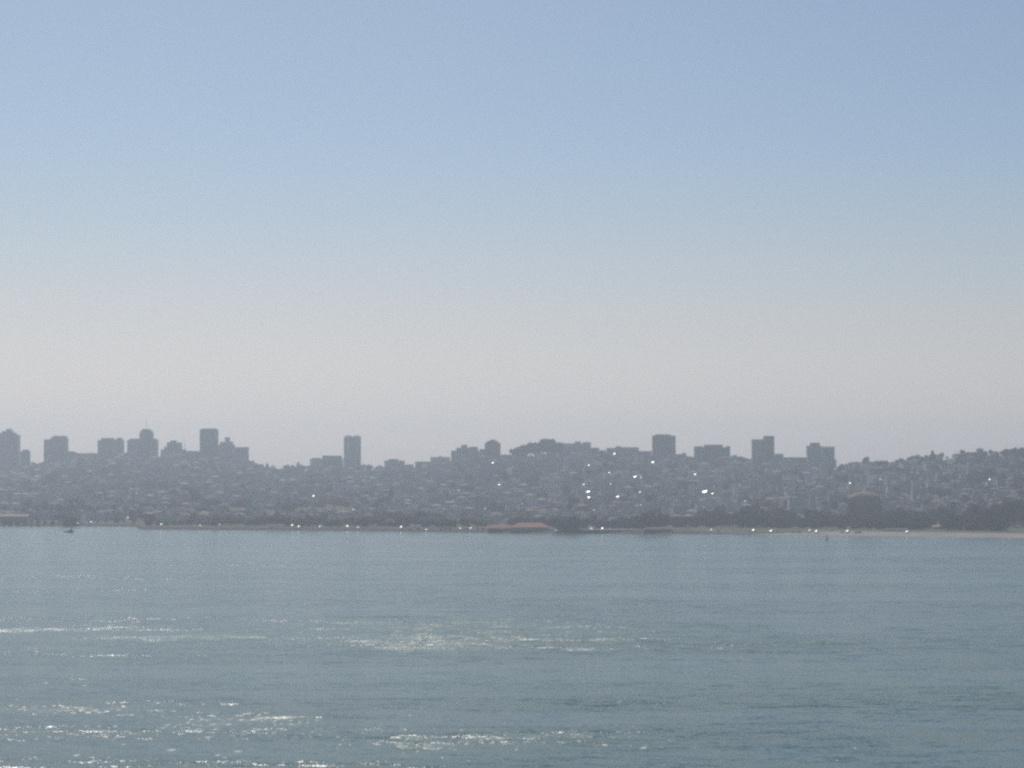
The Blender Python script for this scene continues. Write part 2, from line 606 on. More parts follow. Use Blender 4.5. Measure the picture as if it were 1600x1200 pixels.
B = building
B('apartment_tower', 'grey tower with stepped crown at the west edge of the skyline', 'tower',
  [(-10, 29.5, 680), (-4, 24.5, 676.5), (5, 20, 673.8), (11, 17, 670)], wall='grey', depth=26)
B('apartment_block', 'short narrow block with small cap beside the stepped edge tower', 'building', [(33, 46, 705.5), (36.5, 43.5, 703)], wall='brown')
B('apartment_tower', 'square-shouldered slab tower standing alone above the low roofs', 'tower',
  [(70, 105, 687), (80, 104.5, 684), (84, 102.5, 681.5)], wall='grey', depth=24)
B('apartment_block', 'long low terrace roofline between the slab tower and twin-bump block', 'building', [(107, 152, 708.5), (107, 114, 705.5)], wall='brown', style='h')
B('apartment_block', 'wide block with two rounded roof bumps', 'building',
  [(153.5, 193, 688), (159, 177, 684.8), (181, 191, 686), (184, 189, 684)], wall='grey', style='h')
B('hotel_tower', 'broad hotel tower with round-topped central turret and thin mast', 'tower',
  [(200, 246, 688), (203, 244, 685.8), (219, 238.5, 676), (221, 237, 673), (223.5, 234, 670.8)], wall='grey', depth=26, masts=[(228.5, 655)])
B('apartment_block', 'small block with a capped roof box and side steps', 'building',
  [(252, 290, 702.5), (257, 284, 698), (261.5, 283.5, 691.5), (267, 275, 688.5)], wall='grey', style='h', masts=[(288.5, 684)])
B('apartment_block', 'low brown ridge terrace just east of the mast', 'building', [(289, 312, 705)], wall='brown', style='h', dist=5)
B('apartment_tower', 'tall flat-topped slab tower, tallest on the west ridge', 'tower', [(313, 340, 671.5), (316, 337, 670)], wall='dark grey', depth=22)
B('apartment_tower', 'stepped pinkish tower with small turret against the tall slab', 'tower',
  [(340.5, 366, 695), (344.5, 363.5, 690.5), (352, 358.5, 683.2)], wall='pinkish')
B('apartment_block', 'flat boxy wing stepping down from the turreted tower', 'building', [(366.5, 388, 699), (388, 397, 720)], wall='grey', style='h', dist=-22)
B('apartment_block', 'long pale block with flat brown roof box beside the twin-lobed tower', 'building',
  [(485, 536, 717), (488, 500, 715.8), (504, 533.5, 712.3, 'brown', 0)], wall='white', style='h', depth=16)


def lobed_tower():
    Y = ridge_d(550) - 40
    p = at(550.5, 735, Y)
    gz = ground(p.x, Y) - 2
    root = thing('apartment_tower', (p.x, Y, gz), 'slender twin-lobed tower with rounded roof ends standing alone', 'tower', 550, 733, 'towers along the ridge')
    m = Y / F
    zt = at(550, 681, Y).z - gz
    for sx in (-1, 1):
        mb = MB()
        mb.lathe([(6.9 * m, 0), (6.9 * m, zt - 3.5), (6.4 * m, zt - 1.2), (5.0 * m, zt - 0.2)], 28, sx * 6.6 * m, 0)
        smooth(mb.build('wall', WALL['white'], root))
        mb = MB()
        mb.lathe([(4.3 * m, zt - 0.5), (4.3 * m, zt + 0.8)], 20, sx * 6.6 * m, 0)
        mb.build('parapet', WALL['grey'], root)
        for k in range(3):
            a = -math.pi / 2 + (k - 1) * 0.62
            r = 6.9 * m
            q = MB()
            pts = [(sx * 6.6 * m + (r + 0.12) * math.cos(a + e), (r + 0.12) * math.sin(a + e)) for e in (-0.13, 0.13)]
            q.add([(*pts[0], 4), (*pts[1], 4), (*pts[1], zt - 4), (*pts[0], zt - 4)] + [(x * 0.98, y * 0.98, z) for x, y, z in ((*pts[0], 4), (*pts[1], 4), (*pts[1], zt - 4), (*pts[0], zt - 4))],
                  [(0, 1, 2, 3), (4, 7, 6, 5), (0, 3, 7, 4), (1, 5, 6, 2), (3, 2, 6, 7), (0, 4, 5, 1)])
            q.build('window_strip', GLASS, root)
    MB().box(-2.2 * m, 2.2 * m, -5.2 * m, 5 * m, 0, zt - 2.2).build('core', WALL['grey'], root)
    OCC.append((532, 569, Y, 22))
    BUILT.append((Y, 537, 564, 681))


lobed_tower()
B('apartment_block', 'notched low block on the ridge right of the twin-lobed tower', 'building', [(601, 632, 720), (608, 622, 717.5), (626, 646, 726)], wall='cream', style='h')
B('apartment_block', 'flat grey block, lower of the flat-roofed pair on the ridge', 'building', [(649, 673, 721.5)], wall='grey', style='h')
B('apartment_block', 'flat cream block with tiny roof knob, higher of the flat-roofed pair', 'building', [(673, 703, 714.5), (685, 690, 712.5)], wall='cream', style='v', dist=-25)
B('apartment_block', 'broad terraced block with stepped roof boxes', 'building',
  [(705, 749, 704.5), (713, 747, 700), (721, 730, 695.5), (734, 746, 698.5)], wall='grey', style='v', depth=24)
B('apartment_block', 'short shoulder block pressed against the dark peaked tower', 'building', [(749.5, 758, 702)], wall='tan', style='h', dist=4)
B('apartment_tower', 'dark brown tower with a peaked roof step', 'tower', [(757.5, 782, 692.5), (761, 778, 689.5), (766, 774, 687.3)], wall='brown', depth=20)
B('apartment_block', 'cream block with crenellated roof boxes beside the hilltop grove', 'building',
  [(880, 923, 693.2), (898, 907, 690.2), (911, 923, 691.2)], wall='cream', style='v')
B('apartment_block', 'tapering grey block stepping down from the crenellated block', 'building', [(923.5, 936, 700)], wall='grey', style='h', dist=5)
B('apartment_block', 'wide low ridge block with a small corner hump', 'building', [(948, 998, 700.2), (962, 970, 697.2), (971, 997, 699.2)], wall='grey', style='v')
B('apartment_block', 'low brown block linking the ridge block to the banded tower', 'building', [(998.5, 1018, 705.2)], wall='brown', style='h', dist=6)
B('apartment_tower', 'wide banded tower with three upright bands and flat cap', 'tower',
  [(1019.5, 1034, 681, 'dark grey', 0.5), (1034, 1045, 681.6, 'brown', 0), (1045, 1055, 681, 'grey', 0.5), (1024.5, 1047, 679, 'pale blue', -3)], depth=24, strips=3)
B('apartment_block', 'low grey block at the foot of the wide banded tower', 'building', [(1055.5, 1072, 710), (1066, 1072, 707.8)], wall='grey', style='h', dist=2)
B('apartment_block', 'long castle-like block with stepped roofline behind a white terrace', 'building',
  [(1085, 1140, 699.5), (1086, 1098, 697.8), (1101, 1128.5, 695.3), (1135, 1140, 697)], wall='dark grey', style='v', depth=24)
B('apartment_block', 'low block with bright white terrace roof', 'building', [(1124, 1148, 713.5)], wall='white', style='h', dist=-32, parapet=False)
B('apartment_tower', 'lower pale half of the two-part tower', 'tower', [(1175, 1193.5, 687)], wall='grey', dist=-18, strips=3)
B('apartment_tower', 'taller dark half of the two-part tower', 'tower', [(1193.5, 1209, 682.5), (1195, 1208, 681.6)], wall='dark grey', dist=-10, strips=3)
B('apartment_block', 'short grey block right against the dark tower half', 'building', [(1209.5, 1223, 709.5)], wall='grey', style='h')
B('apartment_block', 'long low dark wall-like block between the tower pair and slab', 'building', [(1223.5, 1260, 715)], wall='brown', style='h', dist=4)
B('apartment_tower', 'grey slab with dark roof box, left of its paler wing', 'tower', [(1261, 1283, 696.8), (1266.5, 1280, 692.3, 'brown', -2)], wall='grey', strips=4)
B('apartment_tower', 'paler slab wing with flat top and low step', 'tower', [(1283.5, 1303, 698.3), (1303, 1306, 718)], wall='pale blue', dist=-20, strips=4)  # paler wall colour stands in for grazing sun on this wing

MID = 'apartment blocks on the slope'
B('apartment_block', 'wide pale tapering block alone on the slope under the twin-lobed tower', 'building', [(520, 552, 754.5)], base=772, wall='white', style='h', group=MID)
B('apartment_block', 'cream slab with one bright upright end wall on the slope', 'building', [(693, 701, 737, 'cream', 1.0), (701, 722, 739, 'pinkish', 0)], base=756, wall='pinkish', style='v', group=MID)
B('apartment_block', 'tall narrow grey slab just left of the bright upright wall', 'building', [(676, 691, 733)], base=758, wall='pale blue', style='v', group=MID)
B('apartment_block', 'broad grey hotel-like block below the dark peaked tower', 'building', [(751, 792, 724)], base=750, wall='grey', style='h', group=MID, depth=22)
B('apartment_block', 'long pale strip roof block under the dark peaked tower', 'building', [(750, 800, 719.5)], base=730, wall='pale blue', style='h', group=MID)
B('apartment_block', 'pale boxy block below the hilltop grove', 'building', [(803, 831, 720)], base=744, wall='pinkish', style='v', group=MID)
B('apartment_block', 'wide grey block below the hilltop grove and above the villas', 'building', [(833, 880, 716)], base=742, wall='grey', style='h', group=MID, depth=22)
B('apartment_block', 'pale slab below the crenellated block', 'building', [(882, 904, 712)], base=734, wall='white', style='v', group=MID)
B('apartment_block', 'yellowish low villa block mid slope', 'building', [(858, 874, 760)], base=769, wall='cream', style='h', group=MID)
B('apartment_block', 'pale wing block under the notched low block', 'building', [(602, 622, 733)], base=752, wall='pale blue', style='v', group=MID)
B('apartment_block', 'pinkish wide block on the slope under the flat-roofed pair', 'building', [(630, 660, 746)], base=766, wall='pinkish', style='h', group=MID)

# ------------------------------------------------------------------ dome, pavilion, huts
def rotunda():
    c = 1350
    Y = 2905.0
    p = at(c, 735, Y)
    gz = ground(p.x, Y) - 0.3
    root = thing('rotunda', (p.x, Y, gz), 'brown domed rotunda rising above the shore trees', 'monument', c, 815)
    m = Y / F
    Rr = 27.5 * m
    ztop = at(c, 768, Y).z - gz
    zc = at(c, 781, Y).z - gz          # springing of the dome
    z1 = zc * 0.72
    n = 8
    for k in range(n):                 # piers of the open arcade
        a = 2 * math.pi * (k + 0.5) / n
        mb = MB()
        mb.lathe([(3.6, 0), (3.4, 1.2), (3.2, 1.3), (3.2, z1)], 6, Rr * 0.86 * math.cos(a), Rr * 0.86 * math.sin(a), ph=a)
        mb.build('pier', STONE, root)
        for q in (-0.11, 0.11):
            mb = MB()
            mb.lathe([(0.95, 0), (0.95, 0.8), (0.75, 0.9), (0.65, z1 * 0.86), (0.95, z1 * 0.9), (1.0, z1 * 0.93)], 10, Rr * 1.0 * math.cos(a + q), Rr * 1.0 * math.sin(a + q))
            mb.build('column', STONE, root)
    for k in range(n):                 # arch screens between the piers
        a = 2 * math.pi * k / n
        hw, r = Rr * 0.86 * math.sin(math.pi / n) - 2.2, Rr * 0.86 * math.cos(math.pi / n)
        mb = MB()
        steps = 10
        arch = [(-hw + 2 * hw * i / steps, z1 * 0.55 + math.sqrt(max(0, 1 - (2 * i / steps - 1) ** 2)) * hw * 0.75) for i in range(steps + 1)]
        ca, sa = math.cos(a), math.sin(a)

        def P(t, z, rr):
            return (rr * ca - t * sa, rr * sa + t * ca, z)
        for (t0, za), (t1, zb) in zip(arch, arch[1:]):
            for rr in (r + 0.9, r - 0.9):
                mb.poly([P(t0, za, rr), P(t1, zb, rr), P(t1, z1, rr), P(t0, z1, rr)])
            mb.poly([P(t0, za, r + 0.9), P(t0, za, r - 0.9), P(t1, zb, r - 0.9), P(t1, zb, r + 0.9)])
        mb.build('arch', STONE, root)
    MB().lathe([(Rr * 1.02, z1), (Rr * 1.05, z1 + 0.8), (Rr * 1.0, z1 + 1.4), (Rr * 0.97, z1 + 1.5), (Rr * 0.97, zc - 1.2), (Rr * 1.02, zc - 1.0), (Rr * 1.02, zc - 0.2), (Rr * 0.9, zc)], 48).build('entablature', STONE, root)
    prof = [(Rr * 0.93 * math.cos(t), zc + 0.1 + (ztop - zc) * math.sin(t)) for t in [rad(x) for x in (0, 8, 16, 26, 38, 52, 66, 80, 89)]]
    smooth(MB().lathe(prof, 48).build('dome', DOME, root))
    OCC.append((1318, 1382, Y, 60))
    BUILT.append((Y, 1323, 1377, 770))


rotunda()


def hall(label, x0, x1, yt, base, wallm, roofm, depth=16, eave=0.45, name='hall', cat='building', hip=True, wing=None, group=None):
    p0, p1 = hit(x0, base), hit(x1, base)
    Y = (p0.y + p1.y) / 2 + depth / 2
    c = (x0 + x1) / 2
    cx = at(c, 735, Y).x
    gz = ground(cx, Y) - 0.4
    root = thing(name, (cx, Y, gz), label, cat, c, base, group)
    w = at(x1, 735, Y).x - cx
    zt = at(c, yt, Y).z - gz
    ze = zt * eave
    MB().box(-w + 0.8, w - 0.8, -depth / 2, depth / 2, 0, ze).build('wall', wallm, root)
    o, r = 0.9, (depth * 0.45 if hip else 0)
    mb = MB()
    e = [(-w, -depth / 2 - o, ze - 0.3), (w, -depth / 2 - o, ze - 0.3), (w, depth / 2 + o, ze - 0.3), (-w, depth / 2 + o, ze - 0.3)]
    rg = [(-w + r, 0, zt), (w - r, 0, zt)]
    mb.add(e + rg, [(0, 1, 5, 4), (1, 2, 5), (2, 3, 4, 5), (3, 0, 4), (3, 2, 1, 0)])
    mb.build('roof', roofm, root)
    n = max(2, min(12, int(2 * w / 5)))
    for k in range(n):
        a = -w + 1.6 + (2 * w - 3.2) * (k + 0.25) / n
        b = -w + 1.6 + (2 * w - 3.2) * (k + 0.75) / n
        MB().box(a, b, -depth / 2 - 0.1, -depth / 2 + 0.3, ze * 0.3, ze * 0.75).build('window', GLASS, root)
    OCC.append((x0 - 3, x1 + 3, Y, 25))
    BUILT.append((Y, x0, x1, yt))
    return root


hall('long red-roofed pavilion on the waterfront, its upper hipped roof', 797, 859, 816.5, 830, WALL['tan'], PAVILION_TILE, 22, 0.42, 'pavilion')
hall('lower red-roofed wing of the waterfront pavilion', 761, 806, 819.5, 830, WALL['tan'], PAVILION_TILE, 15, 0.40, 'pavilion')
hall('long pier shed with pinkish roof at the west edge of the shore', -30, 47, 803.5, 816, WALL['tan'], mat('shed_roof', (0.30, 0.17, 0.145), 0.8), 24, 0.78, 'shed', hip=False)
hall('small pink hut among the dark shore trees', 1455, 1475, 819.5, 827, WALL['pinkish'], mat('hut_roof', (0.45, 0.25, 0.23), 0.8), 12, 0.6, 'hut')
hall('tan villa with red base by the trees at the east edge', 1567, 1606, 803, 820, WALL['tan'], ROOF['brown'], 18, 0.68, 'villa')
hall('slim cream cottage glimpsed between two dark shore trees', 1503, 1514, 805, 823, WALL['cream'], ROOF['pale'], 10, 0.75, 'cottage')
hall('low grey clubhouse by the water east of the pavilion', 905, 1000, 826.5, 831.5, WALL['grey'], ROOF['pale'], 14, 0.7, 'clubhouse', hip=False)
hall('low tan boathouse with a flat ridge roof on the promenade', 1005, 1050, 823.5, 831, WALL['tan'], ROOF['brown'], 14, 0.6, 'boathouse')
hall('long low pale service shed on the beach lawn', 1380, 1418, 825.5, 830, WALL['grey'], ROOF['grey'], 10, 0.6, 'shed', hip=False)

# ------------------------------------------------------------------ trees
def make_crown(seed, shape, dens=1.0):
    r = random.Random(seed)
    mb = MB()
    lumps = []
    if shape == 'bushy':
        for k in range(15):
            a, q = r.uniform(0, 6.28), r.uniform(0.08, 0.52)
            lumps.append((q * math.cos(a), q * math.sin(a), r.uniform(0.14, 0.80) * (1 - 0.45 * q), r.uniform(0.13, 0.21)))
        lumps.append((0, 0, 0.45, 0.3))
    elif shape == 'tall':
        for k in range(9):
            t = k / 8
            lumps.append((r.uniform(-.07, .07), r.uniform(-.07, .07), 0.22 + 0.70 * t, 0.20 * (1 - 0.72 * t) + 0.035))
    elif shape == 'round':
        for k in range(10):
            a, q = r.uniform(0, 6.28), r.uniform(0.05, 0.27)
            lumps.append((q * math.cos(a), q * math.sin(a), r.uniform(0.38, 0.80), r.uniform(0.13, 0.21)))
        lumps.append((0, 0, 0.6, 0.27))
    else:
        for k in range(13):
            a, q = r.uniform(0, 6.28), r.uniform(0.12, 0.48)
            lumps.append((q * math.cos(a), q * math.sin(a), r.uniform(0.42, 0.82) - q * 0.25, r.uniform(0.11, 0.19)))
        lumps.append((0, 0, 0.62, 0.24))
    for lx, ly, lz, lr in lumps:
        for _ in range(int(900 * lr * dens)):
            d = Vector((r.gauss(0, 1), r.gauss(0, 1), r.gauss(0, 1))).normalized()
            rr = lr * r.uniform(0.55, 1.08)
            c = Vector((lx, ly, lz)) + d * rr
            u = Vector((r.gauss(0, 1), r.gauss(0, 1), r.gauss(0, 1))).normalized()
            v = u.cross(d + Vector((0.01, 0.02, 0.03))).normalized()
            w = u.cross(v)
            s = r.uniform(0.022, 0.045) / math.sqrt(dens)
            mb.poly([c - v * s - w * s * .6, c + v * s - w * s * .6, c + v * s * .8 + w * s * .7, c - v * s * .8 + w * s * .7])
    return mb


def make_trunk(seed, shape):
    r = random.Random(seed)
    mb = MB()
    mb.lathe([(0.035, -0.06), (0.028, 0.05), (0.022, 0.3), (0.013, 0.62), (0.005, 0.85)], 7)
    for k in range(5):
        a, z = r.uniform(0, 6.28), r.uniform(0.25, 0.5)
        d = Vector((math.cos(a), math.sin(a), 0.9 if shape != 'tall' else 0.3)) * (0.24 if shape != 'tall' else 0.1)
        s = Vector((0, 0, z))
        px_ = Vector((-math.sin(a), math.cos(a), 0))
        rings = []
        for q, w in ((0, 0.012), (0.6, 0.008), (1, 0.003)):
            ce = s + d * q
            rings.append([ce + px_ * w, ce + Vector((0, 0, w)), ce - px_ * w, ce - Vector((0, 0, w))])
        mb.loft(rings)
    return mb


TREES = {}
for sh in ('tall', 'round', 'spreading', 'bushy'):
    for v in range(2):
        cm = make_crown(hash((len(sh), v)) % 999 + v * 31, sh)
        tm = make_trunk(v + 5, sh).mesh('trunk', BARK)
        for lc in LEAF:
            TREES[(sh, v, lc)] = (cm.mesh('crown', LEAF[lc]), tm)

PENDING = []       # candidates counted for visibility before anything is linked


def want_tree(x, ytop, Y=None, base=None, shape=None, leaf=None, group='trees on the hill', wid=1.0, force=False):
    if Y is None:
        Y = hit(x, base).y
    X = at(x, 735, Y).x
    gz = ground(X, Y)
    h = at(x, ytop, Y).z - gz
    if h < 3:
        h = 3
    PENDING.append(dict(kind='tree', X=X, Y=Y, z=gz, h=h, x=x, shape=shape or R.choice(['round', 'round', 'spreading', 'tall']), leaf=leaf or R.choice(['dark green', 'dark green', 'olive', 'brownish']),
                        group=group, wid=wid, force=force, yt=pix(X, Y, gz + h)[1]))


SKY = 'trees along the ridge'
for x, y in ((806, 698), (813, 695), (820, 694.5), (828, 693), (834, 691), (841, 689.5), (849, 686), (855, 685), (862, 686.5), (868, 689), (874, 692), (879, 697)):
    want_tree(x, y + R.uniform(-.5, .8), ridge_d(x) - R.uniform(10, 40), shape=R.choice(['round', 'spreading']), leaf='dark green', group=SKY, force=True)
for x, y, s in ((784, 710, 'round'), (790, 709, 'round'), (796, 712, 'round'), (929, 699.5, 'round'), (938, 703, 'round'), (944, 706, 'round'), (1004, 706, 'round'),
                (1146, 710, 'round'), (1152, 712, 'spreading'), (1159, 713, 'round'), (1165, 717, 'round'), (447, 725, 'round'), (456, 726, 'round'), (466, 722, 'tall'), (476, 727, 'round'),
                (570, 725, 'round'), (580, 727, 'spreading'), (592, 727, 'round'), (640, 727, 'round'), (1312, 727, 'round'), (1320, 724.5, 'spreading'), (1330, 722, 'round'),
                (1340, 721, 'spreading'), (1352, 714, 'round'), (1360, 721, 'round'), (1369, 719, 'round'), (1377, 718.5, 'spreading'), (1386, 719.5, 'round'), (1394, 724, 'round'), (1403, 718, 'round'),
                (1410, 716, 'round'), (1418, 717, 'round'), (1424, 712, 'round'), (1432, 710.5, 'round'), (1440, 711, 'spreading'), (1449, 711, 'round'), (1457, 703.5, 'tall'), (1464, 709, 'round'),
                (1471, 707.5, 'round'), (1480, 712, 'spreading'), (1489, 711, 'round'), (1498, 709, 'spreading'), (1505, 702.5, 'round'), (1513, 704, 'spreading'), (1522, 705.5, 'round'), (1531, 706.5, 'spreading'),
                (1540, 704, 'round'), (1548, 702, 'round'), (1556, 703.5, 'spreading'), (1565, 704, 'round'), (1574, 700.5, 'spreading'), (1583, 699.5, 'round'), (1592, 700, 'spreading'), (1601, 699, 'round'), (1612, 699, 'spreading'),
                (298, 704, 'round'), (307, 706.5, 'round'), (118, 706, 'round'), (130, 708, 'spreading'), (142, 707, 'round'), (52, 721, 'round'), (62, 722.5, 'round')):
    want_tree(x, y + R.uniform(-.4, .6), ridge_d(x) - R.uniform(0, 30), shape=s, leaf=R.choice(['dark green', 'dark green', 'olive']), group=SKY, force=True)
SH = 'trees along the shore'
band_top = table([(1040, 806), (1056, 799), (1075, 797), (1105, 797), (1110, 793), (1125, 793), (1130, 797), (1150, 795), (1165, 789), (1180, 787), (1195, 793), (1207, 800), (1213, 794), (1222, 792), (1232, 797), (1242, 802),
                  (1258, 802), (1264, 793), (1280, 791), (1292, 798), (1300, 800), (1318, 799), (1330, 800), (1380, 799), (1390, 796), (1410, 794), (1435, 796), (1450, 794), (1470, 793), (1490, 797), (1500, 804), (1503, 806), (1512, 800), (1516, 782),
                  (1530, 788), (1545, 786), (1562, 784), (1575, 780), (1610, 778)])
x = 1046
while x < 1620:
    for k, (bb, dy) in enumerate(((819, 0), (823.5, 5), (826, 12))):
        xx = x + R.uniform(-4, 4) + k * 4
        if 1452 < xx < 1478 and k > 0:
            continue
        if 1500 < xx < 1514 and k > 0:
            continue
        if xx > 1562 and k > 0:
            continue
        want_tree(xx, band_top(xx) + dy + R.uniform(-2.5, 4), base=bb + shore_y(xx) - 837, shape=R.choice(['bushy', 'bushy', 'spreading']) if k else R.choice(['round', 'spreading']), leaf=R.choice(['dark green', 'dark green', 'brownish']), group=SH, wid=R.uniform(0.95, 1.25))
    x += R.uniform(9, 13)
for x0, x1, yt, bs, n in ((797, 905, 806, 822, 13), (874, 903, 805, 828, 6), (1006, 1034, 797, 826, 5), (80, 205, 787, 801, 15), (200, 290, 783, 799, 10), (322, 344, 779, 792, 3), (360, 385, 780, 793, 4), (443, 460, 788, 801, 3),
                         (480, 508, 782, 792, 4), (518, 545, 781, 792, 4), (590, 612, 796, 812, 3), (765, 775, 799, 812, 3), (624, 648, 800, 816, 3), (104, 116, 804, 821, 3), (1010, 1030, 790, 803, 4), (228, 330, 809, 821, 8), (330, 450, 806, 821, 11), (450, 600, 807, 822, 14), (600, 760, 808, 823, 14), (910, 1000, 808, 825, 8), (0, 80, 788, 800, 5), (-10, 100, 811.5, 819, 10), (118, 215, 811.5, 817, 7), (150, 215, 799, 809, 5)):
    for k in range(n):
        xx = x0 + (x1 - x0) * (k + 0.5) / n + R.uniform(-2, 2)
        want_tree(xx, yt + R.uniform(-1, 4), base=bs + R.uniform(-1, 1), shape=R.choice(['bushy', 'bushy', 'round']) if bs > 812 else R.choice(['bushy', 'spreading']), leaf=R.choice(['dark green', 'brownish', 'olive']) if x0 < 700 else 'dark green', group='trees on the flats', wid=1.1)

# ------------------------------------------------------------------ houses: shapes
HOUSE = {}
HG = {}


def house_geo(w, d, h, roof, r):
    """returns (walls MB [0 wall, 1 glass, 2 trim], roof MB)"""
    a, rf = MB(), MB()
    a.box(-w / 2, w / 2, -d / 2, d / 2, -5, h, 0, False)
    fl = max(1, int(h / 3.0))
    n = 2 if w < 9.5 else 3
    for k in range(fl):
        z = 0.9 + 3.0 * k
        for i in range(n):
            cx = -w / 2 + w * (i + 0.5) / n
            ww = w / n * r.uniform(0.16, 0.25)
            y = -d / 2 - 0.06
            a.poly([(cx - ww, y, z), (cx + ww, y, z), (cx + ww, y, z + 1.5), (cx - ww, y, z + 1.5)], 1)
    if roof == 'flat':
        rf.box(-w / 2 - .2, w / 2 + .2, -d / 2 - .2, d / 2 + .2, h + 0.02, h + 0.45)
        if r.random() < 0.6:
            bx = r.choice([-1, 1]) * w * 0.2
            a.box(bx - w * .2, bx + w * .2, -d / 2 - 1.0, -d / 2 - 0.1, 2.6, h - 0.6, 0)
            a.poly([(bx - w * .15, -d / 2 - 1.06, 3.4), (bx + w * .15, -d / 2 - 1.06, 3.4), (bx + w * .15, -d / 2 - 1.06, 5.0), (bx - w * .15, -d / 2 - 1.06, 5.0)], 1)
        if r.random() < 0.5:
            sx = r.uniform(-w * .25, w * .2)
            rf.box(sx, sx + w * .25, 0, d * 0.25, h + 0.45, h + 2.2)
    else:
        o = 0.4
        rh = r.uniform(1.8, 2.8)
        if roof == 'gabled':       # gable end to the bay
            e = [(-w / 2 - o, -d / 2 - o, h), (w / 2 + o, -d / 2 - o, h), (w / 2 + o, d / 2 + o, h), (-w / 2 - o, d / 2 + o, h), (0, -d / 2 - o, h + rh), (0, d / 2 + o, h + rh)]
            rf.add(e, [(1, 2, 5, 4), (3, 0, 4, 5), (0, 1, 4), (2, 3, 5), (3, 2, 1, 0)])
        else:
            q = min(w, d) * 0.35
            e = [(-w / 2 - o, -d / 2 - o, h), (w / 2 + o, -d / 2 - o, h), (w / 2 + o, d / 2 + o, h), (-w / 2 - o, d / 2 + o, h), (-w / 2 + q, 0, h + rh), (w / 2 - q, 0, h + rh)]
            rf.add(e, [(0, 1, 5, 4), (1, 2, 5), (2, 3, 4, 5), (3, 0, 4), (3, 2, 1, 0)])
    return a, rf


SHAPES = []
for i in range(18):
    rr = random.Random(100 + i)
    roof = ['flat', 'flat', 'gabled', 'flat', 'hipped', 'flat'][i % 6]
    w, d, h = rr.uniform(7, 14), rr.uniform(12, 18), rr.choice([7, 9, 10, 12])
    SHAPES.append((w, d, h, roof, house_geo(w, d, h, roof, rr)))
WKEYS = ['white', 'white', 'white', 'cream', 'cream', 'cream', 'grey', 'grey', 'pale blue', 'pale blue', 'pinkish', 'pinkish', 'tan', 'brown', 'dark grey', 'brick']


def house_meshes(si, wc, rc):
    k = (si, wc)
    if k not in HOUSE:
        HOUSE[k] = SHAPES[si][4][0].mesh('house', [WALL[wc], GLASS, TRIM])
    k2 = (si, rc)
    if k2 not in HG:
        HG[k2] = SHAPES[si][4][1].mesh('roof', ROOF[rc])
    return HOUSE[k], HG[k2]


def free(c, Y, half=0):
    return not any(a - half < c < b + half and abs(Y - y) < q for a, b, y, q in OCC)


def want_house(c, Y, si=None, wc=None, rc=None, yaw=None, force=False, sky=None):
    si = R.randrange(len(SHAPES)) if si is None else si
    w, d, h, roof, _ = SHAPES[si]
    X = at(c, 735, Y).x
    gz = min(ground(X, Y - d / 2), ground(X, Y + d / 2))
    top = gz + h + (0.4 if roof == 'flat' else 2.0)
    hw = w / 2 * F / Y
    PENDING.append(dict(kind='house', X=X, Y=Y, z=gz, x=c, c0=c - hw, c1=c + hw, yt=pix(X, Y, top)[1], yb=pix(X, Y, gz)[1], si=si,
                        wc=wc or R.choice(WKEYS), rc=rc or ('tiled' if roof != 'flat' and R.random() < .2 else R.choice(['grey', 'brown', 'grey', 'pale'])),
                        yaw=R.uniform(-.12, .12) if yaw is None else yaw, force=force, sky=sky))


# sun glints, each given a tilted roof pane: (x, y, size m)
GLINTS = [(960, 709, 3.2), (874, 717, 1.8), (920, 727, 1.6), (898, 729, 1.3), (820, 738, 1.5), (952, 738, 2.0), (992, 745, 3.0), (1001, 746, 1.5), (912, 757, 1.9), (919, 768, 2.9), (920, 777, 3.2), (933, 777, 3.6),
          (965, 776, 2.4), (929, 797, 2.2), (938, 797, 1.2), (957, 806, 2.2), (1020, 722, 2.9), (1086, 741, 1.8), (1090, 769, 3.4), (1101, 768, 3.6), (1113, 771, 1.7), (1206, 758, 1.9), (1213, 759, 1.1), (1219, 764, 1.3), (1064, 798, 1.4),
          (1040, 803, 1.7), (1127, 795, 1.7), (1328, 755, 1.9), (1370, 748, 2.2), (1375, 748.5, 1.5), (1269, 783, 2.2), (490, 775, 2.0), (954, 756, 1.2), (1000, 769, 1.4), (717, 766, 1.3), (715, 804, 1.6), (735, 804, 1.5), (746, 804, 1.2), (797, 804, 1.7),
          (758, 794, 1.1), (643, 797, 1.2), (816, 787, 1.1), (552, 796, 1.3), (205, 763, 1.1), (213, 771, 1.1), (221, 766, 1.1), (465, 800, 1.2), (995, 790, 1.0), (1001, 789, 1.2), (780, 757, 1.8), (770, 723, 1.8), (1164, 783, 1.1), (1546, 749, 1.6), (403, 800, 1.0), (1190, 729, 1.2), (1100, 792, 1.0), (1115, 760, 1.0), (944, 801, 1.0), (1010, 806, 1.0), (1057, 798, 1.0)]
GL = []
for gx, gy, gs in GLINTS:
    d = ray(gx, gy)
    Y = 3150.0
    while Y < 5000 and CAMZ + d[2] * Y / d[1] > ground(d[0] * Y / d[1], Y) + 9.6:
        Y += 4
    Y = min(Y, ridge_d(gx) - 5)
    GL.append((gx, gy, gs, Y))


def blocks_glint(x, Y, yt, hw):
    return any(abs(x - gx) < hw + 3 and Y < gY - 6 and yt < gy + 2.2 for gx, gy, _, gY in GL) or any(abs(x - gx) < hw + 6 and abs(Y - gY) < 20 for gx, _, _, gY in GL)


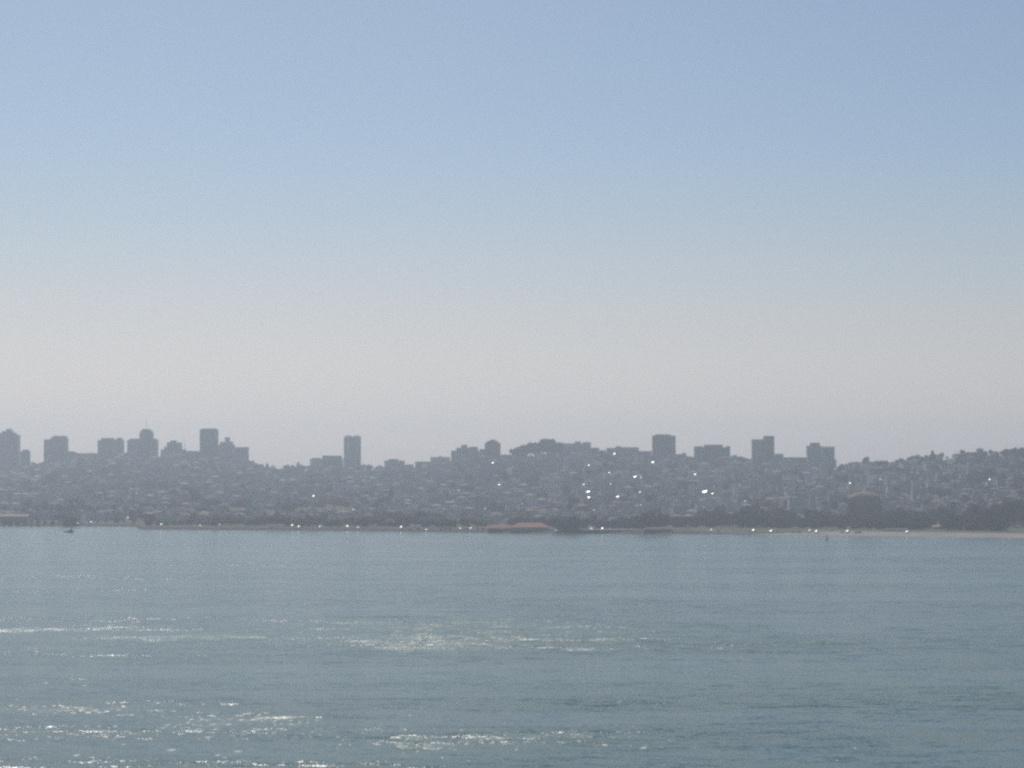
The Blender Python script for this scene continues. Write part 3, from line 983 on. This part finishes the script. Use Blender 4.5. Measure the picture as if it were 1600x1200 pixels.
# rows of houses up the slope
c_lo, c_hi = -190, 1790
rows = []
s = -0.16
while s < 1.02:
    rows.append(s)
    s += R.uniform(0.046, 0.062)
for ri, s in enumerate(rows):
    c = c_lo + R.uniform(0, 10)
    while c < c_hi:
        d0, dr = shore_d(c), ridge_d(c)
        if c > 1090 and s < 0.12:
            c += 10
            continue
        Y = d0 + PLAIN + (dr - d0 - PLAIN) * s + 8 * math.sin(c * 0.03 + ri)
        clump = math.sin(c * 0.043 + s * 9) + math.sin(c * 0.017 - s * 14 + 1.3) + 0.8 * math.sin(c * 0.09 + s * 31)
        woody = (0.04 if clump < 0.9 else 0.55) + (0.30 if c > 1310 else 0) + (0.14 if 1180 < c <= 1310 else 0) + (0.25 if c > 1450 and s > .4 else 0)
        si = R.randrange(len(SHAPES))
        hw = SHAPES[si][0] / 2 * F / Y
        gap = R.choice([0.1, 0.2, 0.6, 2.5])
        cc = c + hw
        if R.random() < woody:
            if R.random() < 0.55 and -60 < cc < 1660:
                X = at(cc, 735, Y).x
                h = R.uniform(9, 16)
                yt = pix(X, Y, ground(X, Y) + h)[1]
                if not blocks_glint(cc, Y, yt, 7) and free(cc, Y, 3) and s < 0.95:
                    want_tree(cc, yt, Y)
            c += 7
            continue
        if R.random() < 0.06:
            c += R.uniform(4, 14)
            continue
        if free(cc, Y, hw * 0.7):
            n0 = len(PENDING)
            if c > 1290:
                want_house(cc, Y, si, R.choice(['grey', 'grey', 'tan', 'brown', 'cream', 'cream', 'pale blue', 'pinkish']), R.choice(['grey', 'brown']))
            else:
                want_house(cc, Y, si)
            p = PENDING[-1]
            if blocks_glint(cc, Y, p['yt'], hw):
                PENDING.pop()
        c += 2 * hw + gap
for gx, gy, gs, Y in GL:
    want_house(gx, Y, si=R.choice([0, 1, 3, 6, 7, 9]), wc=R.choice(['white', 'cream', 'grey', 'tan', 'pinkish']), rc='grey', yaw=0, force=True, sky=(gx, gy, gs))

# apartment buildings scattered on the upper slope
APT_SHAPES = []
for i in range(6):
    rr = random.Random(500 + i)
    APT_SHAPES.append((rr.uniform(13, 27), rr.uniform(14, 18), rr.choice([12, 15, 15, 18])))
tries = 0
napt = 0
while napt < 120 and tries < 1500:
    tries += 1
    c = R.choice([R.uniform(-40, 420), R.uniform(440, 800), R.uniform(560, 1180), R.uniform(700, 1250), R.uniform(1200, 1480)])
    s = R.uniform(0.12, 0.93)
    d0, dr = shore_d(c), ridge_d(c)
    Y = d0 + PLAIN + (dr - d0 - PLAIN) * s
    si = R.randrange(6)
    w, d, h = APT_SHAPES[si]
    if c > 1330 or c < 420:
        si = 0 if APT_SHAPES[0][2] < 16 else 2
        w, d, h = APT_SHAPES[si]
        h = min(h, 15)
    hw = w / 2 * F / Y
    if not free(c, Y, hw):
        continue
    X = at(c, 735, Y).x
    gz = min(ground(X - w / 2, Y - d / 2), ground(X + w / 2, Y - d / 2))
    yt = pix(X, Y, gz + h)[1]
    if blocks_glint(c, Y, yt, hw):
        continue
    if yt < ridge_y(c) - 6:
        continue
    napt += 1
    OCC.append((c - hw - 1, c + hw + 1, Y, d / 2 + 7))
    PENDING[:] = [p for p in PENDING if not (p['kind'] == 'house' and not p['force'] and p['c1'] > c - hw and p['c0'] < c + hw and abs(p['Y'] - Y) < d / 2 + 9)]
    PENDING.append(dict(kind='apt', X=X, Y=Y, z=gz, x=c, c0=c - hw, c1=c + hw, yt=yt, yb=pix(X, Y, gz)[1], si=si, wc=R.choice(['white', 'white', 'cream', 'cream', 'grey', 'pale blue', 'pinkish', 'tan', 'brown']), force=False, h=h))

# ------------------------------------------------------------------ what can be seen of each (nearest first)
CLEAR = [(a - 1, b + 1, Y, yt) for Y, a, b, yt in BUILT if Y < ridge_d((a + b) / 2) - 120 and yt < 800]
CLEAR += [(p['x'] - 5, p['x'] + 5, p['Y'], p['yt']) for p in PENDING if p['kind'] == 'tree' and p['group'] == 'trees on the flats' and p['yt'] < 803 and not 150 < p['x'] < 300 and not 755 < p['x'] < 800]


def in_the_way(p):
    if p['kind'] == 'tree' and p['group'] != 'trees on the hill' or p['force']:
        return False
    h = 4 if p['kind'] == 'tree' else 0
    a, b = (p['x'] - h, p['x'] + h) if h else (p['c0'], p['c1'])
    return any(b > c0 and a < c1 and Y0 - 300 < p['Y'] < Y0 and p['yt'] < yt + 10 for c0, c1, Y0, yt in CLEAR)


PENDING[:] = [p for p in PENDING if not in_the_way(p)]
houses = [p for p in PENDING if p['kind'] == 'house']
BUF = [999.0] * 2100
OFFC = 250
events = [(Y, 0, None, (a, b, yt)) for Y, a, b, yt in BUILT] + [(p['Y'], 1, i, None) for i, p in enumerate(PENDING)]
events.sort(key=lambda e: e[0])
for Y, kind, i, e in events:
    if kind == 0:
        a, b, yt = e
    else:
        p = PENDING[i]
        if p['kind'] == 'tree':
            hw = p['h'] * 0.34 * p['wid'] * F / Y
            a, b, yt = p['x'] - hw, p['x'] + hw, p['yt'] + 1
            yb = pix(p['X'], Y, p['z'])[1]
        else:
            a, b, yt, yb = p['c0'], p['c1'], p['yt'], p['yb']
    vis = 0.0
    for c in range(max(-OFFC, int(round(a))), min(1849, int(round(b))) + 1):
        k = c + OFFC
        if kind and 0 <= c < 1600:
            vis += max(0.0, min(BUF[k], yb) - yt)
        BUF[k] = min(BUF[k], yt)
    if kind:
        p['vis'] = vis

houses.sort(key=lambda p: (not p['force'], -p['vis']))
single = houses[:300]
rest = houses[300:]

# ------------------------------------------------------------------ link houses
HN = {'flat': 'flat-roofed', 'gabled': 'gabled', 'hipped': 'hip-roofed'}


def width_word(w):
    return 'narrow' if w < 9 else 'wide' if w > 11.8 else ''


for p in single:
    w, d, h, roof, _ = SHAPES[p['si']]
    me, rm = house_meshes(p['si'], p['wc'], p['rc'])
    o = put('house', me, None, (p['X'], p['Y'], p['z']), p['yaw'])
    put('roof', rm, o)
    if p['sky']:
        gx, gy, gs = p['sky']
        q = at(gx, gy, p['Y'] - 0.5)
        # pane tilted midway between sun and camera so that it flashes
        tocam = (Vector((0, 0, CAMZ)) - q).normalized()
        n = (SDIR + tocam).normalized()
        n = (n + Vector((R.uniform(-.02, .02), R.uniform(-.02, .02), 0))).normalized()
        u = Vector((1, 0, 0))
        u = (u - n * u.dot(n)).normalized()
        v = n.cross(u)
        ctr = q - Vector((p['X'], p['Y'], p['z']))
        gw, gl = gs * R.uniform(0.38, 0.85), gs * R.uniform(0.5, 0.75)
        mb = MB()
        top = [ctr + u * (a * gw) + v * (b * gl) for a, b in ((-1, -1), (1, -1), (1, 1), (-1, 1))]
        bot = [t - n * 0.25 for t in top]
        mb.add(top + bot, [(0, 1, 2, 3), (7, 6, 5, 4), (0, 4, 5, 1), (1, 5, 6, 2), (2, 6, 7, 3), (3, 7, 4, 0)])
        sk = mb.build('skylight', SHINE if gs > 1.55 else SHINE_DULL, o)
        ct = MB()                      # upstand carrying the pane on the roof
        zl = min(t.z for t in bot)
        lowest = h - 0.2
        ct.add([(b.x * .9 + ctr.x * .1, b.y * .9 + ctr.y * .1, lowest) for b in bot] + [(b.x * .9 + ctr.x * .1, b.y * .9 + ctr.y * .1, b.z) for b in bot],
               [(0, 1, 5, 4), (1, 2, 6, 5), (2, 3, 7, 6), (3, 0, 4, 7)])
        ct.build('roof_upstand', ROOF['grey'], o)
    bits = [width_word(w), p['wc'], HN[roof], 'house']
    if p['sky']:
        bits = ['%s house with %s skylight' % (p['wc'], 'large flashing' if p['sky'][2] > 2.5 else 'flashing')]
    lab = ' '.join(b for b in bits if b) + ' ' + where(p['x'], p['yb'])
    reg(o, lab, 'house', p['x'], p['yb'], 'houses on the hillside')

cityM = [WALL[k] for k in WALLC] + [GLASS] + [ROOF[k] for k in ROOF]
wk, rk = list(WALLC), list(ROOF)
mass = MB()
for p in rest:
    a, rf = SHAPES[p['si']][4]
    cs, sn = math.cos(p['yaw']), math.sin(p['yaw'])
    for g, mp in ((a, {0: wk.index(p['wc']), 1: len(wk), 2: 0}), (rf, {0: len(wk) + 1 + rk.index(p['rc'])})):
        i0 = len(mass.v)
        mass.v += [(p['X'] + x * cs - y * sn, p['Y'] + x * sn + y * cs, p['z'] + z) for x, y, z in g.v]
        mass.f += [tuple(i0 + k for k in f) for f in g.f]
        mass.m += [mp[m] for m in g.m]
far = mass.build('far_houses', cityM)
far['kind'] = 'stuff'
far['label'] = 'packed small houses filling the rest of the hillside'
far['category'] = 'houses'

# ------------------------------------------------------------------ apartments
APT = {}


def apartment(p):
    k = (p['si'], p['wc'], p['h'])
    if k not in APT:
        w, d, _ = APT_SHAPES[p['si']]
        h = p['h']
        rr = random.Random(p['si'] * 7 + 1)
        root = put('apartment_house', MB().box(-w / 2, w / 2, -d / 2, d / 2, -8, h).mesh('apartment_house', WALL[p['wc']]))
        q = MB()
        q.box(-w / 2 - .3, w / 2 + .3, -d / 2 - .3, d / 2 + .3, h - .5, h + .5)
        q.build('roof', ROOF['grey'] if p['si'] % 2 else ROOF['pale'], root)
        x0 = rr.uniform(-w * .3, w * .1)
        MB().box(x0, x0 + w * .25, -2, 4, h + .5, h + 3).build('penthouse', WALL[p['wc']], root)
        for f in range(int(h / 3)):
            z = 1.0 + 3 * f
            MB().box(-w / 2 + 1, w / 2 - 1, -d / 2 - .12, -d / 2 + .2, z, z + 1.5).build('window_band', GLASS, root)
        APT[k] = root
        o = root
    else:
        o = copy_tree(APT[k])
    o.location = (p['X'], p['Y'], p['z'])
    w = APT_SHAPES[p['si']][0]
    lab = '%s%s apartment house %s' % ('long ' if w > 23 else '', p['wc'], where(p['x'], p['yb']))
    reg(o, lab, 'building', p['x'], p['yb'], 'apartment houses on the slope')


for p in PENDING:
    if p['kind'] == 'apt' and p['vis'] > 3:
        apartment(p)

# ------------------------------------------------------------------ trees
tl = [p for p in PENDING if p['kind'] == 'tree' and (p['force'] or p['vis'] > 2.5)]
tl.sort(key=lambda p: (not p['force'], -p['vis']))
for p in tl[:298]:
    cm, tm = TREES[(p['shape'], R.randrange(2), p['leaf'])]
    h = p['h'] * 1.05
    o = put('tree', None, None, (p['X'], p['Y'], p['z'] - 0.3), R.uniform(0, 6.28))
    o.scale = (h * p['wid'], h * p['wid'], h)
    put('crown', cm, o)
    put('trunk', tm, o)
    yb = pix(p['X'], p['Y'], p['z'])[1]
    lab = '%s %s %s tree %s' % ('big' if p['h'] > 16 else 'small', p['leaf'], p['shape'], where(p['x'], yb))
    reg(o, lab, 'tree', p['x'], yb, p['group'])

wood = MB()
LITE = {sh: make_crown(77, sh, 0.16) for sh in ('tall', 'round', 'spreading', 'bushy')}
LK = list(LEAF)
for p in tl[298:]:
    g = LITE[p['shape']]
    h, i0, a = p['h'] * 1.05, len(wood.v), R.uniform(0, 6.28)
    ca, sa = math.cos(a) * h * p['wid'], math.sin(a) * h * p['wid']
    wood.v += [(p['X'] + x * ca - y * sa, p['Y'] + x * sa + y * ca, p['z'] - 0.3 + z * h) for x, y, z in g.v]
    wood.f += [tuple(i0 + k for k in f) for f in g.f]
    wood.m += [LK.index(p['leaf'])] * len(g.f)
wo = wood.build('far_foliage', [LEAF[k] for k in LK])
wo['kind'] = 'stuff'
wo['label'] = 'dark foliage scattered between the hillside houses'
wo['category'] = 'foliage'

# ------------------------------------------------------------------ cars, vans
def make_car(kind, colr):
    L_, W, H = (4.4, 1.8, 1.5) if kind == 'car' else (5.6, 2.1, 2.5)
    root = put('parked_' + kind, None)
    b = MB()

    def ring(y, z0, z1, w):
        w /= 2
        return [(-w, y, z0), (w, y, z0), (w * 1.0, y, z0 + (z1 - z0) * .6), (w * .9, y, z1), (-w * .9, y, z1), (-w, y, z0 + (z1 - z0) * .6)]
    hood = H * 0.6
    b.loft([ring(-L_ / 2, .35, hood * .75, W * .86), ring(-L_ / 2 + .3, .28, hood * .92, W), ring(-L_ * .2, .28, hood, W), ring(L_ * .35, .28, hood * 1.02, W), ring(L_ / 2, .38, hood * .9, W * .88)])
    b.build('body', CARC[colr], root)
    c = MB()
    y0, y1 = -L_ * .30, L_ * .40
    yr0, yr1 = -L_ * .30 + (H - hood) / math.tan(rad(27)), L_ * .32
    c.loft([[(-W * .44, y0, hood - .02), (W * .44, y0, hood - .02), (W * .44, y1, hood - .02), (-W * .44, y1, hood - .02)],
            [(-W * .37, yr0, H), (W * .37, yr0, H), (W * .37, yr1, H), (-W * .37, yr1, H)]])
    c.build('cabin', CARC[colr], root)
    n = Vector((0, -math.sin(rad(27)), math.cos(rad(27))))
    a, e = Vector((0, y0, hood)), Vector((0, yr0, H))
    s = MB()
    top = [a + (e - a) * .06 + Vector((-W * .41, 0, 0)) + n * .03, a + (e - a) * .06 + Vector((W * .41, 0, 0)) + n * .03,
           a + (e - a) * .94 + Vector((W * .36, 0, 0)) + n * .03, a + (e - a) * .94 + Vector((-W * .36, 0, 0)) + n * .03]
    s.add(top + [t - n * .08 for t in top], [(0, 1, 2, 3), (7, 6, 5, 4), (0, 4, 5, 1), (1, 5, 6, 2), (2, 6, 7, 3), (3, 7, 4, 0)])
    s.build('windscreen', SHINE if kind == 'van' else SHINE_DULL, root)
    for sx in (-1, 1):
        for wy in (-L_ * .3, L_ * .3):
            w = MB()
            w.loft([[(sx * (W / 2 - t), wy + .33 * math.cos(q * math.pi / 6), .33 + .33 * math.sin(q * math.pi / 6)) for q in range(12)] for t in (.2, -.02)])
            w.build('wheel', RUBBER, root)
    return root


CARP = {}


def park(px, py, kind, colr):
    k = (kind, colr)
    p = hit(px, py + 1.2)
    hv = SDIR + (Vector((0, 0, CAMZ)) - p).normalized()
    yaw = math.atan2(hv.x, -hv.y) + (R.uniform(-.08, .08) if colr == 'white' else R.choice([1.57, -1.57, 3.14]) + R.uniform(-.4, .4))
    if k in CARP:
        o = copy_tree(CARP[k])
    else:
        o = CARP[k] = make_car(kind, colr)
    o.location = p
    o.rotation_euler.z = yaw
    m = min(SHORE_MARKS, key=lambda q: abs(q[0] - px))[1]
    reg(o, '%s %s parked on the shore near the %s' % (colr, kind, m), kind, px, py, 'vehicles parked along the shore')


for px_, py_, k, cl in [(122, 818, 'car', 'white'), (127, 818, 'car', 'silver'), (142, 818, 'van', 'white'), (75, 808, 'car', 'silver'), (138, 808, 'van', 'white'), (151, 808.5, 'car', 'white'), (155, 808, 'car', 'silver'), (158, 808, 'van', 'white'), (166, 808, 'car', 'silver'),
                        (200, 810, 'van', 'white'), (219, 809, 'van', 'white'), (224, 808.5, 'car', 'white'), (227, 804, 'car', 'silver'), (252, 820.5, 'van', 'white'), (284, 812, 'car', 'silver'), (313, 821, 'car', 'white'), (343, 821, 'van', 'white'), (424, 824, 'car', 'silver'), (457, 822, 'van', 'white'),
                        (467, 824, 'van', 'white'), (500, 822.5, 'car', 'white'), (543, 823.5, 'van', 'white'), (560, 824, 'car', 'white'), (518, 823, 'car', 'blue'), (627, 825, 'van', 'white'), (641, 827.5, 'car', 'silver'), (653, 825, 'van', 'silver'), (667, 828, 'car', 'white'),
                        (690, 826, 'car', 'silver'), (697, 825.5, 'car', 'dark'), (704, 825.5, 'car', 'red'), (713, 825.5, 'car', 'silver'), (720, 826, 'car', 'white'), (729, 826.5, 'car', 'silver'), (736, 825.5, 'car', 'white'), (746, 826, 'car', 'silver'), (755, 826, 'car', 'blue'),
                        (870, 829.5, 'van', 'white'), (884, 825.5, 'car', 'silver'), (925, 826, 'car', 'white'), (931, 826.5, 'car', 'silver'), (941.5, 827, 'van', 'white'), (964, 827, 'car', 'silver'), (970, 827, 'car', 'dark'), (1112, 827.5, 'car', 'white'), (1123, 829.5, 'car', 'silver'),
                        (1171, 830.5, 'car', 'silver'), (1177.5, 830, 'van', 'white'), (1205, 831, 'van', 'white'), (1215, 831, 'car', 'silver'), (1263.5, 831.5, 'car', 'silver'), (1266, 829, 'car', 'white'), (1276, 831.5, 'van', 'white'), (1301, 828.5, 'car', 'silver'), (1316.5, 831.5, 'car', 'silver'), (1324.5, 831.5, 'van', 'white'),
                        (1337, 832, 'car', 'silver'), (1343, 832, 'car', 'red'), (1417.5, 832, 'van', 'white'), (1240, 831, 'car', 'dark'), (1250, 831, 'car', 'blue')]:
    park(px_, py_, k, cl)

# ------------------------------------------------------------------ boat and buoy
def boat():
    d = ray(107.5, 832)
    k = -CAMZ / d[2]
    X, Y = d[0] * k, d[1] * k
    root = thing('motor_boat', (X, Y, 0), 'small dark motor boat with olive cabin crossing the bay near the shore', 'boat', 107, 832)
    m = Y / F
    L_ = 15.5 * m
    hb = MB()
    rings = []
    for t, w, z in ((-0.5, 0.05, 1.5), (-0.38, .5, 1.35), (-.15, .85, 1.2), (.15, 1.0, 1.15), (.42, .95, 1.15), (.5, .9, 1.15)):
        w *= 1.7
        rings.append([(t * L_, -w, z), (t * L_, -w * .75, -.3), (t * L_, w * .75, -.3), (t * L_, w, z)])
    hb.loft(rings)
    hb.build('hull', HULL, root)
    cb = MB()
    cb.loft([[(-.12 * L_, -1.2, 1.0), (.42 * L_, -1.2, 1.0), (.42 * L_, 1.2, 1.0), (-.12 * L_, 1.2, 1.0)],
             [(.02 * L_, -1.1, 2.5), (.40 * L_, -1.1, 2.5), (.40 * L_, 1.1, 2.5), (.02 * L_, 1.1, 2.5)]])
    cb.box(.14 * L_, .34 * L_, -.9, .9, 2.52, 3.9)
    cb.build('cabin', CABIN, root)
    MB().box(.06 * L_, .37 * L_, -1.19, -1.05, 1.7, 2.2).build('cabin_window', GLASS, root)
    MB().lathe([(.07, 3.2), (.05, 4.6)], 6, .25 * L_, 0).build('mast', METAL, root)


def buoy():
    d = ray(1292, 844)
    k = -CAMZ / d[2]
    X, Y = d[0] * k, d[1] * k
    root = thing('channel_buoy', (X, Y, 0), 'dark green channel buoy with slim tower floating off the beach', 'buoy', 1292, 844)
    MB().lathe([(.9, -.6), (1.35, -.2), (1.35, .7), (1.1, 1.0), (.8, 1.1)], 18).build('float', BUOYM, root)
    for q in range(4):
        a = math.pi / 4 + q * math.pi / 2
        mb = MB()
        p0, p1 = Vector((.85 * math.cos(a), .85 * math.sin(a), 1.0)), Vector((.25 * math.cos(a), .25 * math.sin(a), 4.6))
        r_ = .14
        mb.loft([[(p.x + r_ * math.cos(b), p.y + r_ * math.sin(b), p.z) for b in (0, 1.57, 3.14, 4.71)] for p in (p0, p1)])
        mb.build('tower_leg', BUOYM, root)
    MB().box(-.55, .55, -.1, .1, 2.6, 4.4).build('day_mark', BUOYM, root)
    MB().lathe([(.3, 4.6), (.3, 5.2), (.12, 5.4)], 10).build('lantern', METAL, root)


boat()
buoy()
finish_labels()

# ------------------------------------------------------------------ haze
HZ = MB().box(-2600, 2600, -400, 6400, -4.0, 185)
hm = bpy.data.materials.new('haze_air')
hm.use_nodes = True
nt = hm.node_tree
nt.nodes.remove(nt.nodes['Principled BSDF'])
pv = nt.nodes.new('ShaderNodeVolumePrincipled')
pv.inputs['Density'].default_value = 1.5e-4
pv.inputs['Color'].default_value = (0.80, 0.90, 1.0, 1)
pv.inputs['Anisotropy'].default_value = 0.5
nt.links.new(pv.outputs[0], nt.nodes['Material Output'].inputs['Volume'])
hz = HZ.build('haze', hm)
hz['kind'] = 'stuff'
hz['label'] = 'pale sea haze over the bay'
hz['category'] = 'haze'
hz.display_type = 'WIRE'

# ------------------------------------------------------------------ sky, sun, camera
w = bpy.data.worlds.new('World')
S.world = w
w.use_nodes = True
nt = w.node_tree
sky = nt.nodes.new('ShaderNodeTexSky')
sky.sky_type = 'NISHITA'
sky.sun_disc = False
sky.sun_elevation = SUN_EL
sky.sun_rotation = SUN_AZ
sky.air_density = 0.70
sky.dust_density = 0.90
sky.ozone_density = 2.8
bg = nt.nodes['Background']
bg.inputs['Strength'].default_value = 0.070
tint = nt.nodes.new('ShaderNodeMix')
tint.data_type = 'RGBA'
tint.blend_type = 'MULTIPLY'
tint.inputs[0].default_value = 1.0
tint.inputs[7].default_value = (0.955, 1.0, 0.985, 1)
# sea haze whitening the lowest few degrees of the sky
bw = nt.nodes.new('ShaderNodeRGBToBW')
nt.links.new(sky.outputs[0], bw.inputs[0])
pale = nt.nodes.new('ShaderNodeVectorMath')
pale.operation = 'SCALE'
pale.inputs[0].default_value = (1.10, 1.0, 0.98)
nt.links.new(bw.outputs[0], pale.inputs['Scale'])
tcw = nt.nodes.new('ShaderNodeTexCoord')
spw = nt.nodes.new('ShaderNodeSeparateXYZ')
nt.links.new(tcw.outputs['Generated'], spw.inputs[0])
low = nt.nodes.new('ShaderNodeMapRange')
low.interpolation_type = 'SMOOTHSTEP'
for k, v in zip(('From Min', 'From Max', 'To Min', 'To Max'), (0.0, 0.14, 0.85, 0.0)):
    low.inputs[k].default_value = v
nt.links.new(spw.outputs[2], low.inputs['Value'])
hmix = nt.nodes.new('ShaderNodeMix')
hmix.data_type = 'RGBA'
nt.links.new(low.outputs[0], hmix.inputs[0])
nt.links.new(tint.outputs[2], hmix.inputs[6])
nt.links.new(pale.outputs[0], hmix.inputs[7])
nt.links.new(sky.outputs[0], tint.inputs[6])
nt.links.new(hmix.outputs[2], bg.inputs['Color'])

sl = bpy.data.lights.new('sun', 'SUN')
sl.energy = 3.0
sl.angle = rad(0.5)
sl.color = (1.0, 0.95, 0.88)
so = bpy.data.objects.new('sun', sl)
COL.objects.link(so)
so.rotation_euler = (-SDIR).to_track_quat('-Z', 'Y').to_euler()
so.location = SDIR * 3000

cam = bpy.data.cameras.new('camera')
cam.sensor_width = 36
cam.lens = 36 * F / 1600
cam.clip_start = 1
cam.clip_end = 20000
co = bpy.data.objects.new('camera', cam)
COL.objects.link(co)
co.location = (0, 0, CAMZ)
co.rotation_euler = (math.pi / 2 + PITCH, 0, 0)
S.camera = co

S.view_settings.view_transform = 'Standard'
S.view_settings.look = 'None'
S.view_settings.exposure = 0.0
S.view_settings.gamma = 1
S.render.engine = 'CYCLES'
S.cycles.use_denoising = False
S.cycles.max_bounces = 5
S.cycles.diffuse_bounces = 2
S.cycles.glossy_bounces = 2
S.cycles.transparent_max_bounces = 8
S.cycles.volume_bounces = 0
S.cycles.blur_glossy = 2.0
S.cycles.sample_clamp_indirect = 6
S.cycles.sample_clamp_direct = 5
S.cycles.filter_width = 2.6
print('houses', len(houses), 'rest', len(rest), 'trees', len(tl), 'apts', napt, 'objects', len(S.objects))
